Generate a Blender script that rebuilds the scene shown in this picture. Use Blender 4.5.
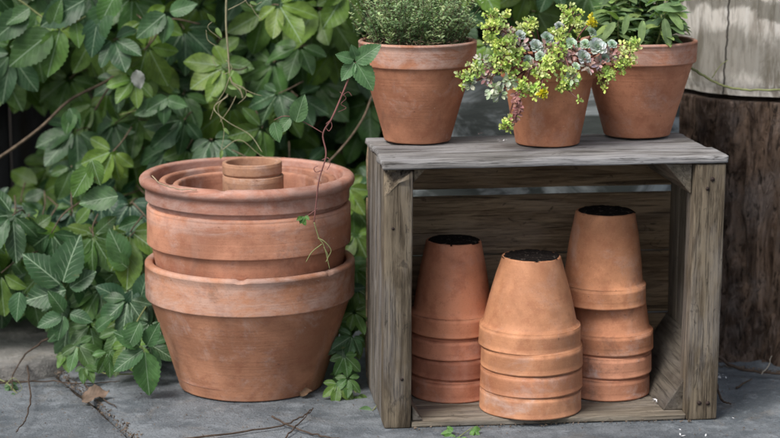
import bpy, bmesh, math, random
import numpy as np
from mathutils import Vector, Matrix, noise as mnoise
R = math.radians
scene = bpy.context.scene
for o in list(bpy.data.objects): bpy.data.objects.remove(o)

# ------------------------------------------------------------------ camera, sky, sun, exposure
CAMZ, PITCH, FPX = 0.8552, R(10.827), 2008.3
cd = bpy.data.cameras.new('camera'); cam = bpy.data.objects.new('camera', cd)
scene.collection.objects.link(cam); scene.camera = cam
cam.location = (0, 0, CAMZ); cam.rotation_euler = (R(90) - PITCH, 0, 0)
cd.sensor_width = 36; cd.lens = FPX * 36 / 780; cd.clip_start = .05; cd.clip_end = 200
cd.dof.use_dof = True; cd.dof.focus_distance = 2.93; cd.dof.aperture_fstop = 4.0; cd.dof.aperture_blades = 9
world = bpy.data.worlds.new('World'); scene.world = world; world.use_nodes = True
wn = world.node_tree; wn.nodes.clear()
SUN_EL, SUN_AZ = 52, 222          # elevation; compass heading of the sun (the camera looks towards 0)
sky = wn.nodes.new('ShaderNodeTexSky'); sky.sky_type = 'NISHITA'; sky.sun_disc = False
sky.sun_elevation = R(SUN_EL); sky.sun_rotation = R(SUN_AZ); sky.air_density = 1.0; sky.dust_density = 3.0; sky.ozone_density = .6
hsv = wn.nodes.new('ShaderNodeHueSaturation'); hsv.inputs['Saturation'].default_value = .55
bg = wn.nodes.new('ShaderNodeBackground'); bg.inputs['Strength'].default_value = .085
wo = wn.nodes.new('ShaderNodeOutputWorld')
wn.links.new(sky.outputs[0], hsv.inputs['Color']); wn.links.new(hsv.outputs[0], bg.inputs['Color']); wn.links.new(bg.outputs[0], wo.inputs['Surface'])
sl = bpy.data.lights.new('sun', 'SUN'); so = bpy.data.objects.new('sun', sl); scene.collection.objects.link(so)
sl.energy = 1.5; sl.angle = R(24); sl.color = (1, .965, .92)
sd = Vector((math.sin(R(SUN_AZ)) * math.cos(R(SUN_EL)), math.cos(R(SUN_AZ)) * math.cos(R(SUN_EL)), math.sin(R(SUN_EL))))
so.rotation_euler = sd.to_track_quat('Z', 'Y').to_euler(); so.location = (-2, -2, 4)
scene.view_settings.view_transform = 'Standard'; scene.view_settings.look = 'None'
scene.view_settings.gamma = 1; scene.view_settings.use_curve_mapping = False
scene.view_settings.exposure = 0.94
scene.render.engine = 'CYCLES'
scene.cycles.max_bounces = 8; scene.cycles.diffuse_bounces = 4; scene.cycles.transmission_bounces = 4
scene.cycles.use_denoising = True; scene.cycles.denoiser = 'OPENIMAGEDENOISE'

rng = random.Random(7)
nrg = np.random.default_rng(11)

# ------------------------------------------------------------------ measuring helpers
def ray(px, py):
    a = (px - 390) / FPX; b = (219 - py) / FPX
    c, s = math.cos(PITCH), math.sin(PITCH)
    return Vector((a, c + b * s, -s + b * c))
def at(px, py, Y):
    r = ray(px, py); return Vector((0, 0, CAMZ)) + r * (Y / r.y)
def onz(px, py, z=0.0):
    r = ray(px, py); return Vector((0, 0, CAMZ)) + r * ((z - CAMZ) / r.z)

# ------------------------------------------------------------------ object helpers
def link(o): scene.collection.objects.link(o)
ORIGIN = {}
def tag(o, label=None, cat=None, group=None, kind=None):
    if label: o['label'] = label
    if cat: o['category'] = cat
    if group: o['group'] = group
    if kind: o['kind'] = kind
    return o
def empty(name, loc, label, cat, group=None):
    o = bpy.data.objects.new(name, None); link(o); o.location = loc; o.empty_display_size = .05
    tag(o, label, cat, group); ORIGIN[o] = Vector(loc); return o
def finish(name, me, mat, parent=None, origin=None, smooth=True):
    """me holds world coordinates; shift them to the thing's own origin"""
    o = bpy.data.objects.new(name, me); link(o)
    org = ORIGIN[parent] if parent is not None else Vector(origin or (0, 0, 0))
    me.transform(Matrix.Translation(-org))
    ORIGIN[o] = org
    if parent is not None: o.parent = parent
    else: o.location = org
    if mat is not None:
        me.materials.append(mat)
    if smooth: me.polygons.foreach_set('use_smooth', [True] * len(me.polygons))
    me.update(); return o
def mesh_np(V, F, name='m'):
    me = bpy.data.meshes.new(name); me.from_pydata([tuple(v) for v in V], [], F); me.update(); return me
class Bag:                                                     # gathers tubes and patches of one part
    def __init__(s): s.V = []; s.F = []
    def add(s, V, F):
        n = len(s.V); s.V += [tuple(v) for v in V]; s.F += [tuple(i + n for i in f) for f in F]
    def tube(s, pts, r0, r1=None, n=6):
        r1 = r0 if r1 is None else r1
        pts = [Vector(p) for p in pts]; m = len(pts); V = []; F = []
        up = Vector((.13, .31, .94))
        for i, p in enumerate(pts):
            t = (pts[min(i + 1, m - 1)] - pts[max(i - 1, 0)]).normalized()
            a = t.cross(up)
            if a.length < .05: a = t.cross(Vector((1, 0, 0)))
            a.normalize(); b = t.cross(a)
            r = r0 + (r1 - r0) * i / max(1, m - 1)
            for k in range(n):
                an = 2 * math.pi * k / n; V.append(p + (a * math.cos(an) + b * math.sin(an)) * r)
        for i in range(m - 1):
            for k in range(n):
                F.append((i * n + k, i * n + (k + 1) % n, (i + 1) * n + (k + 1) % n, (i + 1) * n + k))
        F.append(tuple(range(n - 1, -1, -1))); F.append(tuple((m - 1) * n + k for k in range(n)))
        s.add(V, F)
    def build(s, name, mat, parent=None, origin=None, smooth=True):
        return finish(name, mesh_np(s.V, s.F), mat, parent, origin, smooth)
def spline(ctrl, n=8, jit=0.0):
    """Catmull-Rom through the control points"""
    c = [Vector(p) for p in ctrl]; c = [c[0] * 2 - c[1]] + c + [c[-1] * 2 - c[-2]]; out = []
    for i in range(1, len(c) - 2):
        for k in range(n):
            t = k / n; p0, p1, p2, p3 = c[i - 1:i + 3]
            p = .5 * ((2 * p1) + (p2 - p0) * t + (2 * p0 - 5 * p1 + 4 * p2 - p3) * t * t + (3 * p1 - p0 - 3 * p2 + p3) * t ** 3)
            if jit: p = p + Vector((rng.uniform(-jit, jit), rng.uniform(-jit, jit), rng.uniform(-jit, jit)))
            out.append(p)
    out.append(c[-2]); return out

# ------------------------------------------------------------------ material helpers
class NT:
    def __init__(s, name):
        s.m = bpy.data.materials.new(name); s.m.use_nodes = True; s.t = s.m.node_tree; s.t.nodes.clear()
        s.out = s.t.nodes.new('ShaderNodeOutputMaterial')
    def n(s, typ, ins=None, **kw):
        x = s.t.nodes.new(typ)
        for k, v in kw.items(): setattr(x, k, v)
        for k, v in (ins or {}).items():
            if hasattr(v, 'is_output') or isinstance(v, bpy.types.NodeSocket): s.t.links.new(v, x.inputs[k])
            else: x.inputs[k].default_value = v
        return x
    def math(s, op, a, b=0.0, clamp=False):
        return s.n('ShaderNodeMath', {0: a, 1: b}, operation=op, use_clamp=clamp).outputs[0]
    def noise(s, vec, scale, detail=4, rough=.55, dist=0.0, w=None):
        ins = {'Vector': vec, 'Scale': scale, 'Detail': detail, 'Roughness': rough, 'Distortion': dist}
        x = s.n('ShaderNodeTexNoise', None, noise_dimensions='4D' if w is not None else '3D')
        for k, v in ins.items():
            if isinstance(v, bpy.types.NodeSocket): s.t.links.new(v, x.inputs[k])
            else: x.inputs[k].default_value = v
        if w is not None: 
            if isinstance(w, bpy.types.NodeSocket): s.t.links.new(w, x.inputs['W'])
            else: x.inputs['W'].default_value = w
        return x.outputs['Fac']
    def rng(s, v, a, b, c=0.0, d=1.0):
        return s.n('ShaderNodeMapRange', {0: v, 1: a, 2: b, 3: c, 4: d}, interpolation_type='SMOOTHSTEP').outputs[0]
    def mix(s, f, a, b, mode='MIX'):
        x = s.n('ShaderNodeMix', None, data_type='RGBA', blend_type=mode)
        for i, v in ((0, f), (6, a), (7, b)):
            if isinstance(v, bpy.types.NodeSocket): s.t.links.new(v, x.inputs[i])
            else: x.inputs[i].default_value = (*v, 1) if isinstance(v, tuple) and len(v) == 3 else v
        return x.outputs[2]
    def scale(s, vec, sc): return s.n('ShaderNodeMapping', {'Vector': vec, 'Scale': sc}).outputs[0]
    def bump(s, h, strength, dist, normal=None):
        ins = {'Height': h, 'Strength': strength, 'Distance': dist}
        if normal is not None: ins['Normal'] = normal
        return s.n('ShaderNodeBump', ins).outputs[0]
    def bsdf(s, col, rough=.8, spec=.3, normal=None, **kw):
        ins = {'Base Color': col if isinstance(col, bpy.types.NodeSocket) else (*col, 1), 'Roughness': rough, 'Specular IOR Level': spec}
        if normal is not None: ins['Normal'] = normal
        ins.update(kw); b = s.n('ShaderNodeBsdfPrincipled', ins); s.t.links.new(b.outputs[0], s.out.inputs[0]); return b
    def obj(s): return s.n('ShaderNodeTexCoord').outputs['Object']

def terracotta(name, col, effl=.5, grime=.3, seed=0.0, rough=.8, salt=None, bmp=.6):
    t = NT(name); o = t.obj()
    n1 = t.noise(o, 7, 5, .6, .4, w=seed); n2 = t.noise(o, 45, 5, .65, w=seed + 3)
    d = tuple(c * .72 for c in col); l = (min(1, col[0] * 1.22), col[1] * 1.28, col[2] * 1.3)
    c = t.mix(t.rng(n1, .38, .62), d, l)
    c = t.mix(t.math('MULTIPLY', t.rng(n2, .48, .66), .42), c, (col[0] * .62, col[1] * .5, col[2] * .5))
    st = t.noise(t.scale(o, (9, 9, 1.6)), 2.2, 6, .6, .6, w=seed + 9)                      # run-off streaks of lime
    e1 = t.noise(o, 15, 10, .76, .5, w=seed + 5)
    e = t.math('MULTIPLY', t.math('MAXIMUM', t.rng(e1, .50, .68), t.math('MULTIPLY', t.rng(st, .52, .75), .45)), effl)
    if salt is not None:                                       # lime crust kept to the band round the rim
        zc_, amt = salt; zz = t.n('ShaderNodeSeparateXYZ', {0: o}).outputs[2]
        sal = t.math('MULTIPLY', t.rng(zz, zc_ - .004, zc_ + .004), t.rng(t.noise(t.scale(o, (1, 1, 2)), 16, 9, .75, .8, w=seed + 40), .38, .62)); e = t.math('MAXIMUM', e, t.math('MULTIPLY', sal, amt))
    c = t.mix(e, c, (.60, .49, .45))
    g1 = t.noise(o, 11, 8, .72, .8, w=seed + 13)
    c = t.mix(t.math('MULTIPLY', t.rng(g1, .54, .66), grime), c, (.10, .065, .05))
    sp = t.noise(o, 170, 2, .5, w=seed + 21)
    c = t.mix(t.math('MULTIPLY', t.rng(sp, .735, .77), .6), c, (.62, .55, .5))
    sp2 = t.noise(o, 120, 2, .5, w=seed + 31)
    c = t.mix(t.math('MULTIPLY', t.rng(sp2, .72, .77), .7), c, (.07, .05, .04))
    sp3 = t.noise(o, 420, 3, .65, w=seed + 51)
    c = t.mix(t.math('MULTIPLY', t.rng(sp3, .56, .70), .35), c, (col[0] * .45, col[1] * .4, col[2] * .4)); c = t.mix(t.math('MULTIPLY', t.rng(sp3, .42, .30), .3), c, (min(1, col[0] * 1.4), col[1] * 1.55, col[2] * 1.7))
    rings = t.noise(t.scale(o, (1, 1, 130)), 2, 3, .5)
    h = t.math('ADD', t.math('MULTIPLY', n2, .5), t.math('MULTIPLY', rings, .35))
    h = t.math('ADD', h, t.math('MULTIPLY', t.noise(o, 260, 3, .6), .25))
    h = t.math('ADD', h, t.math('MULTIPLY', e, .3))
    t.bsdf(c, rough, .25, t.bump(h, bmp, .0020)); return t.m

def wood(name, dark, light, silver=.3, scale=1.0, crack=1.0, k=1.0):
    t = NT(name); g = t.n('ShaderNodeAttribute', None, attribute_name='gr').outputs['Vector']
    v = t.scale(g, (scale, scale, scale * .045)); v2 = t.scale(g, (scale, scale, scale * .12))
    wob = t.noise(t.scale(g, (1, 1, .5)), 9, 3)
    f = t.noise(v, 190, 7, .72, .5); b = t.noise(v2, 50, 6, .65, .9); l = t.noise(t.scale(g, (1, 1, .35)), 14, 5, .62)
    c = t.mix(t.rng(b, .40, .60), dark, light)
    c = t.mix(t.math('MULTIPLY', t.rng(l, .44, .60), silver), c, (.36, .355, .36))
    c = t.mix(t.math('MULTIPLY', t.rng(f, .52, .66), .6 * k), c, (light[0] * 1.35, light[1] * 1.33, light[2] * 1.3))
    ck = t.rng(f, .34, .46, 1, 0)
    c = t.mix(t.math('MULTIPLY', ck, .75 * k), c, (.022, .018, .014))
    big = t.noise(t.scale(g, (1, 1, .035)), 85, 3, .5, .5)
    bc = t.math('MULTIPLY', t.rng(big, .31, .35, 1, 0), crack)
    c = t.mix(t.math('MULTIPLY', bc, .8), c, (.012, .01, .008))
    vo = t.n('ShaderNodeTexVoronoi', {'Vector': t.scale(g, (1, 1, .45)), 'Scale': 9.0}, feature='F1').outputs['Distance']
    kn = t.rng(t.math('ADD', vo, t.math('MULTIPLY', wob, .08)), .10, .17, 1, 0)
    c = t.mix(t.math('MULTIPLY', kn, .55), c, (.035, .024, .017))
    st = t.noise(t.scale(g, (1, 1, .5)), 60, 4, .7, 1.0)
    c = t.mix(t.math('MULTIPLY', t.rng(st, .60, .68), .6), c, (.03, .026, .022))
    f2 = t.noise(t.scale(g, (scale, scale, scale * .028)), 520, 4, .75, .3); fc = t.rng(f2, .36, .43, 1, 0); fl_ = t.rng(f2, .56, .66)
    c = t.mix(t.math('MULTIPLY', fc, .7 * k), c, (.016, .013, .010)); c = t.mix(t.math('MULTIPLY', fl_, .4 * k), c, (light[0] * 1.6, light[1] * 1.58, light[2] * 1.5))
    h = t.math('SUBTRACT', t.math('SUBTRACT', t.math('MULTIPLY', f, .8), t.math('MULTIPLY', bc, .9)), t.math('MULTIPLY', fc, .5))
    h = t.math('ADD', h, t.math('MULTIPLY', b, .5))
    t.bsdf(c, .86, .2, t.bump(h, .75, .0022)); return t.m

def plain(name, col, rough=.8, var=.25, sc=40, spec=.3, bump=.3, bd=.001):
    t = NT(name); o = t.obj(); n = t.noise(o, sc, 5, .6)
    c = t.mix(t.rng(n, .3, .7), tuple(x * (1 - var) for x in col), tuple(min(1, x * (1 + var)) for x in col))
    t.bsdf(c, rough, spec, t.bump(n, bump, bd)); return t.m

def soil_mat(name, col=(.02, .016, .014), chips=.35):
    t = NT(name); o = t.obj(); n = t.noise(o, 240, 4, .7); v = t.n('ShaderNodeTexVoronoi', {'Vector': o, 'Scale': 330.0}).outputs['Color']
    sx = t.n('ShaderNodeSeparateColor', {0: v}).outputs[0]
    c = t.mix(t.rng(n, .3, .7), tuple(x * .5 for x in col), tuple(x * 1.8 for x in col))
    c = t.mix(t.math('MULTIPLY', t.rng(sx, .93, .95), chips), c, (.4, .33, .27))
    t.bsdf(c, .95, .1, t.bump(n, 1, .004)); return t.m

def leaf_mat(name, rough=.42, trans=.24, veinfreq=7.0, veincol=(.33, .45, .30), spec=.35):
    """uv = (across, along) in leaf lengths; attribute tint = colour, its alpha = vein strength"""
    t = NT(name)
    uv = t.n('ShaderNodeUVMap', None, uv_map='leaf').outputs[0]; sp = t.n('ShaderNodeSeparateXYZ', {0: uv})
    x = t.math('ABSOLUTE', sp.outputs[0]); y = sp.outputs[1]
    at_ = t.n('ShaderNodeAttribute', None, attribute_name='tint'); tint = at_.outputs['Color']; vs = at_.outputs['Alpha']
    ob = t.obj(); n = t.noise(ob, 60, 4, .6); fine = t.noise(ob, 350, 3, .6); wn_ = t.noise(ob, 110, 2, .5)
    mid = t.rng(x, .003, .014, 1, 0)
    yy = t.math('ADD', t.math('SUBTRACT', y, t.math('MULTIPLY', t.math('POWER', x, .8), .95)), t.math('MULTIPLY', t.math('SUBTRACT', wn_, .5), .07))
    tt = t.math('FRACT', t.math('MULTIPLY', yy, veinfreq))
    dd = t.math('ABSOLUTE', t.math('SUBTRACT', tt, .5))
    side = t.math('MULTIPLY', t.rng(dd, .01, .065, 1, 0), t.rng(x, .02, .24, 1, .05))
    base = t.mix(t.rng(n, .3, .7), t.mix(1.0, tint, (.72, .74, .72), 'MULTIPLY'), t.mix(1.0, tint, (1.25, 1.22, 1.2), 'MULTIPLY'))
    v2 = t.math('MULTIPLY', vs, vs)
    vein = t.math('MAXIMUM', t.math('MULTIPLY', mid, t.math('MULTIPLY', vs, .95)), t.math('MULTIPLY', side, t.math('MULTIPLY', v2, .55)), True)
    c = t.mix(vein, base, veincol)
    blem = t.noise(ob, 45, 6, .75, .5)
    c = t.mix(t.math('MULTIPLY', t.rng(blem, .64, .70), .6), c, (.16, .12, .045))
    h = t.math('ADD', t.math('MULTIPLY', t.rng(dd, 0, .3), .35), t.math('MULTIPLY', fine, .2))
    nb = t.bump(t.math('SUBTRACT', h, t.math('MULTIPLY', mid, .5)), .28, .0018)
    geo = t.n('ShaderNodeNewGeometry').outputs['Backfacing']
    c2 = t.mix(t.math('MULTIPLY', geo, .55), c, (.13, .19, .11))
    b = t.bsdf(c2, rough, spec, nb)
    tr = t.n('ShaderNodeBsdfTranslucent', {'Color': t.mix(1.0, c, (1.5, 1.9, .8), 'MULTIPLY'), 'Normal': nb})
    mx = t.n('ShaderNodeMixShader', {0: trans, 1: b.outputs[0], 2: tr.outputs[0]}); t.t.links.new(mx.outputs[0], t.out.inputs[0])
    return t.m

# ------------------------------------------------------------------ leaves
def leaf_template(width=.30, serr=.07, M=12, belly=.62, tip=.95, teeth=True):
    """verts as (x across, y along) for leaf length 1"""
    rows = []
    mx = max((v ** belly) * ((1 - v) ** tip) for v in np.linspace(.01, .99, 60))
    for i in range(M * 2 + 1):
        v = i / (M * 2); w = width * (v ** belly) * ((1 - v) ** tip) / mx if 0 < v < 1 else 0.0
        if teeth and serr and .12 < v < .97: w *= 1 + (serr if i % 2 else -serr)
        rows.append((v, w))
    return rows
class Leaves:
    def __init__(s, rows): s.rows = rows; s.V = []; s.F = []; s.UV = []; s.T = []; s.n = 0
    def add(s, base, along, normal, L, tint, vs=.7, fold=.25, droop=.25, wave=.03, wsc=1.0):
        along = Vector(along).normalized(); normal = Vector(normal); side = along.cross(normal)
        if side.length < 1e-4: side = along.cross(Vector((.3, .5, .8)))
        side.normalize(); nn = side.cross(along).normalized()
        rows = s.rows; ph = rng.uniform(0, 6.28); tw = rng.uniform(-.25, .25)
        K = 5; base = Vector(base); V = []; UV = []
        for (v, w) in rows:
            for k in range(K):
                u = (k - 2) / 2; x = u * w * wsc
                z = fold * abs(x) - droop * v * v * .5 + wave * math.sin(v * 9 + ph + (u > 0) * 1.7) * abs(u) + tw * x * v
                p = base + along * (v * L * (1 - .12 * droop * v)) + side * (x * L) + nn * (z * L)
                V.append(tuple(p)); UV.append((x, v))
        n = s.n
        for i in range(len(rows) - 1):
            for k in range(K - 1):
                a = n + i * K + k; s.F.append((a, a + 1, a + K + 1, a + K))
                s.UV += [UV[a - n], UV[a + 1 - n], UV[a + K + 1 - n], UV[a + K - n]]
        s.V += V; s.T += [(*tint, vs)] * len(V); s.n += len(V)
    def build(s, name, mat, parent=None, origin=None):
        me = mesh_np(s.V, s.F)
        uv = me.uv_layers.new(name='leaf'); uv.data.foreach_set('uv', np.array(s.UV, dtype=np.float32).ravel())
        a = me.attributes.new('tint', 'FLOAT_COLOR', 'POINT'); a.data.foreach_set('color', np.array(s.T, dtype=np.float32).ravel())
        return finish(name, me, mat, parent, origin)
def jitter_col(c, k=.18):
    m = rng.uniform(1 - k, 1 + k); return tuple(max(0, x * m * rng.uniform(.93, 1.07)) for x in c)

M_leaf = leaf_mat('creeper_leaf')
M_stem_red = plain('red_stem', (.20, .085, .075), .6, .2, 60)
M_stem_green = plain('green_stem', (.22, .24, .10), .6, .25, 60)
M_stem_brown = plain('brown_stem', (.13, .095, .065), .8, .35, 90, bump=.7)
M_twig = plain('dry_twig', (.075, .052, .038), .85, .4, 120, bump=.8)
GREENS = [(.092, .172, .040), (.070, .145, .042), (.115, .200, .040), (.045, .100, .042), (.145, .24, .042), (.040, .090, .038)]

def palmate(lv, st, c, n, down, size, tints, vs=.6, petiole=True, count=5):
    """five leaflets round one point"""
    n = Vector(n).normalized(); d = Vector(down); d = (d - n * d.dot(n)).normalized(); s = d.cross(n)
    angs = [0, 46, -46, 98, -98][:count]; lens = [1, .9, .9, .62, .62]
    base_t = rng.choice(tints)
    for a, l in zip(angs, lens):
        a = R(a + rng.uniform(-9, 9)); al = d * math.cos(a) + s * math.sin(a)
        tilt = rng.uniform(-.35, .15)
        nn = (n + al * (-tilt) + Vector((rng.gauss(0, .16), rng.gauss(0, .16), rng.gauss(0, .16)))).normalized()
        lv.add(Vector(c) + al * size * .09, al - n * .05 + Vector((0, 0, -.12)), nn, size * l * rng.uniform(.85, 1.12), jitter_col(base_t), vs * rng.uniform(.6, 1.2),
               fold=rng.uniform(.1, .45), droop=rng.uniform(.1, .5), wave=rng.uniform(.01, .045), wsc=rng.uniform(.9, 1.15))
    if st is not None and petiole:
        e = Vector(c) - n * size * .9 - d * size * .5 + Vector((0, 0, rng.uniform(-.01, .02)))
        st.tube(spline([c, Vector(c) - n * size * .35 - d * size * .3, e], 3), .0011, .0015, 5)

# ================================================================== SETTING
# ---- ground: earth below, stone slabs on it
def slab_mat(name, a, b, tan=.2, seed=0.0):
    t = NT(name); o = t.n('ShaderNodeNewGeometry').outputs['Position']
    n = t.noise(o, 6, 8, .68, .6, w=seed); m = t.noise(o, 38, 6, .7, w=seed + 2); f = t.noise(o, 260, 4, .7, w=seed + 4)
    c = t.mix(t.rng(n, .40, .60), a, b)
    c = t.mix(t.math('MULTIPLY', t.rng(m, .50, .66), .5), c, tuple(x * 1.5 for x in b))
    c = t.mix(t.math('MULTIPLY', t.rng(t.noise(o, 9, 7, .75, .8, w=seed + 8), .52, .68), tan), c, (.30, .25, .19))
    c = t.mix(t.math('MULTIPLY', t.rng(f, .55, .66), .6), c, tuple(x * .40 for x in a))
    c = t.mix(t.math('MULTIPLY', t.rng(f, .42, .26), .4), c, tuple(min(1, x * 1.9) for x in b))
    pit = t.noise(o, 620, 3, .7, w=seed + 20)
    c = t.mix(t.math('MULTIPLY', t.rng(pit, .60, .68), .65), c, tuple(x * .3 for x in a)); c = t.mix(t.math('MULTIPLY', t.rng(pit, .40, .32), .5), c, tuple(x * 1.8 for x in b))
    c = t.mix(t.math('MULTIPLY', t.rng(t.noise(o, 3.2, 6, .7, 1, w=seed + 12), .54, .7), .55), c, tuple(x * .45 for x in a))
    h = t.math('ADD', t.math('ADD', t.math('MULTIPLY', n, 1.2), m), t.math('MULTIPLY', f, .35))
    t.bsdf(c, .78, .3, t.bump(h, .9, .009)); return t.m
M_slab = slab_mat('blue_stone', (.108, .124, .138), (.205, .225, .242), .30, 1.0)
M_slab2 = slab_mat('pale_stone', (.17, .165, .155), (.29, .28, .26), .45, 6.0)
M_earth = soil_mat('earth', (.045, .036, .028), .25)
me = mesh_np([(-60, -20, -.012), (60, -20, -.012), (60, 80, -.012), (-60, 80, -.012)], [(0, 1, 2, 3)])
tag(finish('ground', me, M_earth, smooth=False), 'dark earth under and between the stone slabs', kind='structure')

def slab(poly, top, mat, name='paving', thick=.05, res=.012, amp=.0025, rough_edge=.003, seed=0):
    """one stone with a worn edge and uneven top; poly = xy outline, counter-clockwise"""
    pts = [Vector((x, y, 0)) for x, y in poly]; out = []
    for i, p in enumerate(pts):
        q = pts[(i + 1) % len(pts)]; k = max(2, int((q - p).length / res))
        for j in range(k): out.append(p.lerp(q, j / k))
    cen = sum(out, Vector()) / len(out); rings = []
    def ring(inset, z):
        r = []
        for p in out:
            nz = mnoise.noise(Vector((p.x * 14, p.y * 14, seed))) + .5 * mnoise.noise(Vector((p.x * 50, p.y * 50, seed)))
            d = (cen - p).normalized(); q = p + d * (inset + rough_edge * nz)
            r.append(Vector((q.x, q.y, z)))
        return r
    bm = bmesh.new()
    prev = None
    for inset, z in ((0, top - thick), (0, top - .006), (.0015, top - .002), (.004, top)):
        cur = [bm.verts.new(v) for v in ring(inset, z)]
        if prev:
            for i in range(len(cur)): bm.faces.new((prev[i], prev[(i + 1) % len(cur)], cur[(i + 1) % len(cur)], cur[i]))
        prev = cur
    for f in (.9, .75, .55, .35, .15):
        cur = [bm.verts.new(cen + (v.co - cen) * f if False else Vector((cen.x + (o.x - cen.x) * f, cen.y + (o.y - cen.y) * f, top))) for v, o in zip(prev, out)]
        for i in range(len(cur)): bm.faces.new((prev[i], prev[(i + 1) % len(cur)], cur[(i + 1) % len(cur)], cur[i]))
        prev = cur
    bm.faces.new(prev)
    for v in bm.verts:
        if v.co.z > top - .02:
            v.co.z += amp * (mnoise.noise(Vector((v.co.x * 7, v.co.y * 7, seed + 3))) - .4)
    bm.normal_update(); m_ = bpy.data.meshes.new('slab'); bm.to_mesh(m_); bm.free()
    o = finish(name, m_, mat, origin=(cen.x, cen.y, 0)); return tag(o, kind='structure')
g = lambda px, py: (onz(px, py).x, onz(px, py).y)
def gp(*pp): return [g(*p) for p in pp]
J = .004
# big slab under pots and crate; a second to the left; a paler raised one at back left
A1, A2, A3 = g(60, 372), g(100, 404), g(150, 452)
slab([A1, A2, A3, (A3[0] + .25, 2.35), (1.1, 2.35), (1.1, 3.42), (.33, 3.44), (.30, 3.12 + .45), (-.42, 3.60), (-.50, 3.3)], 0.0, M_slab, seed=1, amp=.002)
slab([g(-250, 384), (-1.3, 2.3), (A3[0] + .22, 2.3), (A3[0] - .004, A3[1]), (A2[0] - .006, A2[1] - .003), (A1[0] - .007, A1[1] - .008), g(20, 380)], -.004, M_slab, seed=4, amp=.003)
slab([g(-260, 377), g(30, 374), g(98, 362), g(112, 340), g(116, 300), (-.55, 3.95), (-1.5, 3.95)], .018, M_slab2, seed=8, amp=.008, rough_edge=.012)
slab([(1.112, 2.35), (2.6, 2.35), (2.6, 3.9), (1.112, 3.9)], -.003, M_slab, seed=12)
slab([(-1.31, 2.3), (-1.31, 3.05), (-3, 3.1), (-3, 2.3)][::1][::-1], -.003, M_slab, seed=13)
slab([(-3, 1.0), (2.6, 1.0), (2.6, 2.285), (-3, 2.285)], -.006, M_slab, seed=14)

# ---- dark timber wall behind the creeper
def add_gr(bm_me, axis, seed=0):
    """store grain coordinates: z runs along the grain"""
    n = len(bm_me.vertices); co = np.empty(n * 3, dtype=np.float32); bm_me.vertices.foreach_get('co', co); co = co.reshape(-1, 3)
    idx = {'x': (1, 2, 0), 'y': (0, 2, 1), 'z': (0, 1, 2)}[axis]
    gr = co[:, idx] + np.array([seed * 1.37, seed * .71, seed * 2.9], dtype=np.float32)
    a = bm_me.attributes.new('gr', 'FLOAT_VECTOR', 'POINT'); a.data.foreach_set('vector', gr.astype(np.float32).ravel())
SEED = [0]
def board_me(x0, x1, y0, y1, z0, z1, axis, warp=None, rough=.0008, bev=.0018, ends=.0, step=.012):
    """a plank with softened, worn edges"""
    SEED[0] += 1; sd_ = SEED[0]
    bm = bmesh.new(); bmesh.ops.create_cube(bm, size=1)
    for v in bm.verts:
        v.co = Vector(((x0 + x1) / 2 + v.co.x * (x1 - x0), (y0 + y1) / 2 + v.co.y * (y1 - y0), (z0 + z1) / 2 + v.co.z * (z1 - z0)))
    bmesh.ops.bevel(bm, geom=list(bm.edges), offset=min(bev, (x1 - x0) * .3, (y1 - y0) * .3, (z1 - z0) * .3), segments=2, profile=.6, affect='EDGES')
    ai = 'xyz'.index(axis); lo, hi = ((x0, x1), (y0, y1), (z0, z1))[ai]; k = max(2, int((hi - lo) / step))
    nrm = Vector([1 if i == ai else 0 for i in range(3)])
    for i in range(1, k):
        p = nrm * (lo + (hi - lo) * i / k); bmesh.ops.bisect_plane(bm, geom=bm.verts[:] + bm.edges[:] + bm.faces[:], plane_co=p, plane_no=nrm)
    for ci in range(3):
        if ci == ai: continue
        l2, h2 = ((x0, x1), (y0, y1), (z0, z1))[ci]; k2 = int((h2 - l2) / .02); n2 = Vector([1 if i == ci else 0 for i in range(3)])
        for i in range(1, k2):
            bmesh.ops.bisect_plane(bm, geom=bm.verts[:] + bm.edges[:] + bm.faces[:], plane_co=n2 * (l2 + (h2 - l2) * i / k2), plane_no=n2)
    me_ = bpy.data.meshes.new('board'); bm.to_mesh(me_); bm.free()
    add_gr(me_, axis, sd_)
    for v in me_.vertices:
        p = v.co.copy(); sc = [30, 30, 30]; sc[ai] = 9
        q = Vector((p.x * sc[0], p.y * sc[1], p.z * sc[2] + sd_ * 5))
        d = mnoise.noise_vector(q) * rough + mnoise.noise_vector(q * 4) * rough * .4
        at_end = min(abs(p[ai] - lo), abs(p[ai] - hi)) < .004
        if at_end and ends:
            e = [0, 0, 0]; e[ai] = ends * mnoise.noise(Vector((p.x * 160, p.y * 160, p.z * 160 + sd_))); d += Vector(e)
        v.co = p + d
        if warp: v.co = warp(v.co)
    me_.update(); return me_
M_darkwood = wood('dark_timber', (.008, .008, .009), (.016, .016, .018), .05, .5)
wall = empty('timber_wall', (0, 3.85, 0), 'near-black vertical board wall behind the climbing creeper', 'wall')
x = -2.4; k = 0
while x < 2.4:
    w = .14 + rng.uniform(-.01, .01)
    finish('board', board_me(x, x + w - .005, 3.85 + rng.uniform(0, .006), 3.875, -.02, 2.2, 'z', step=.1), M_darkwood, wall); x += w
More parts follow.
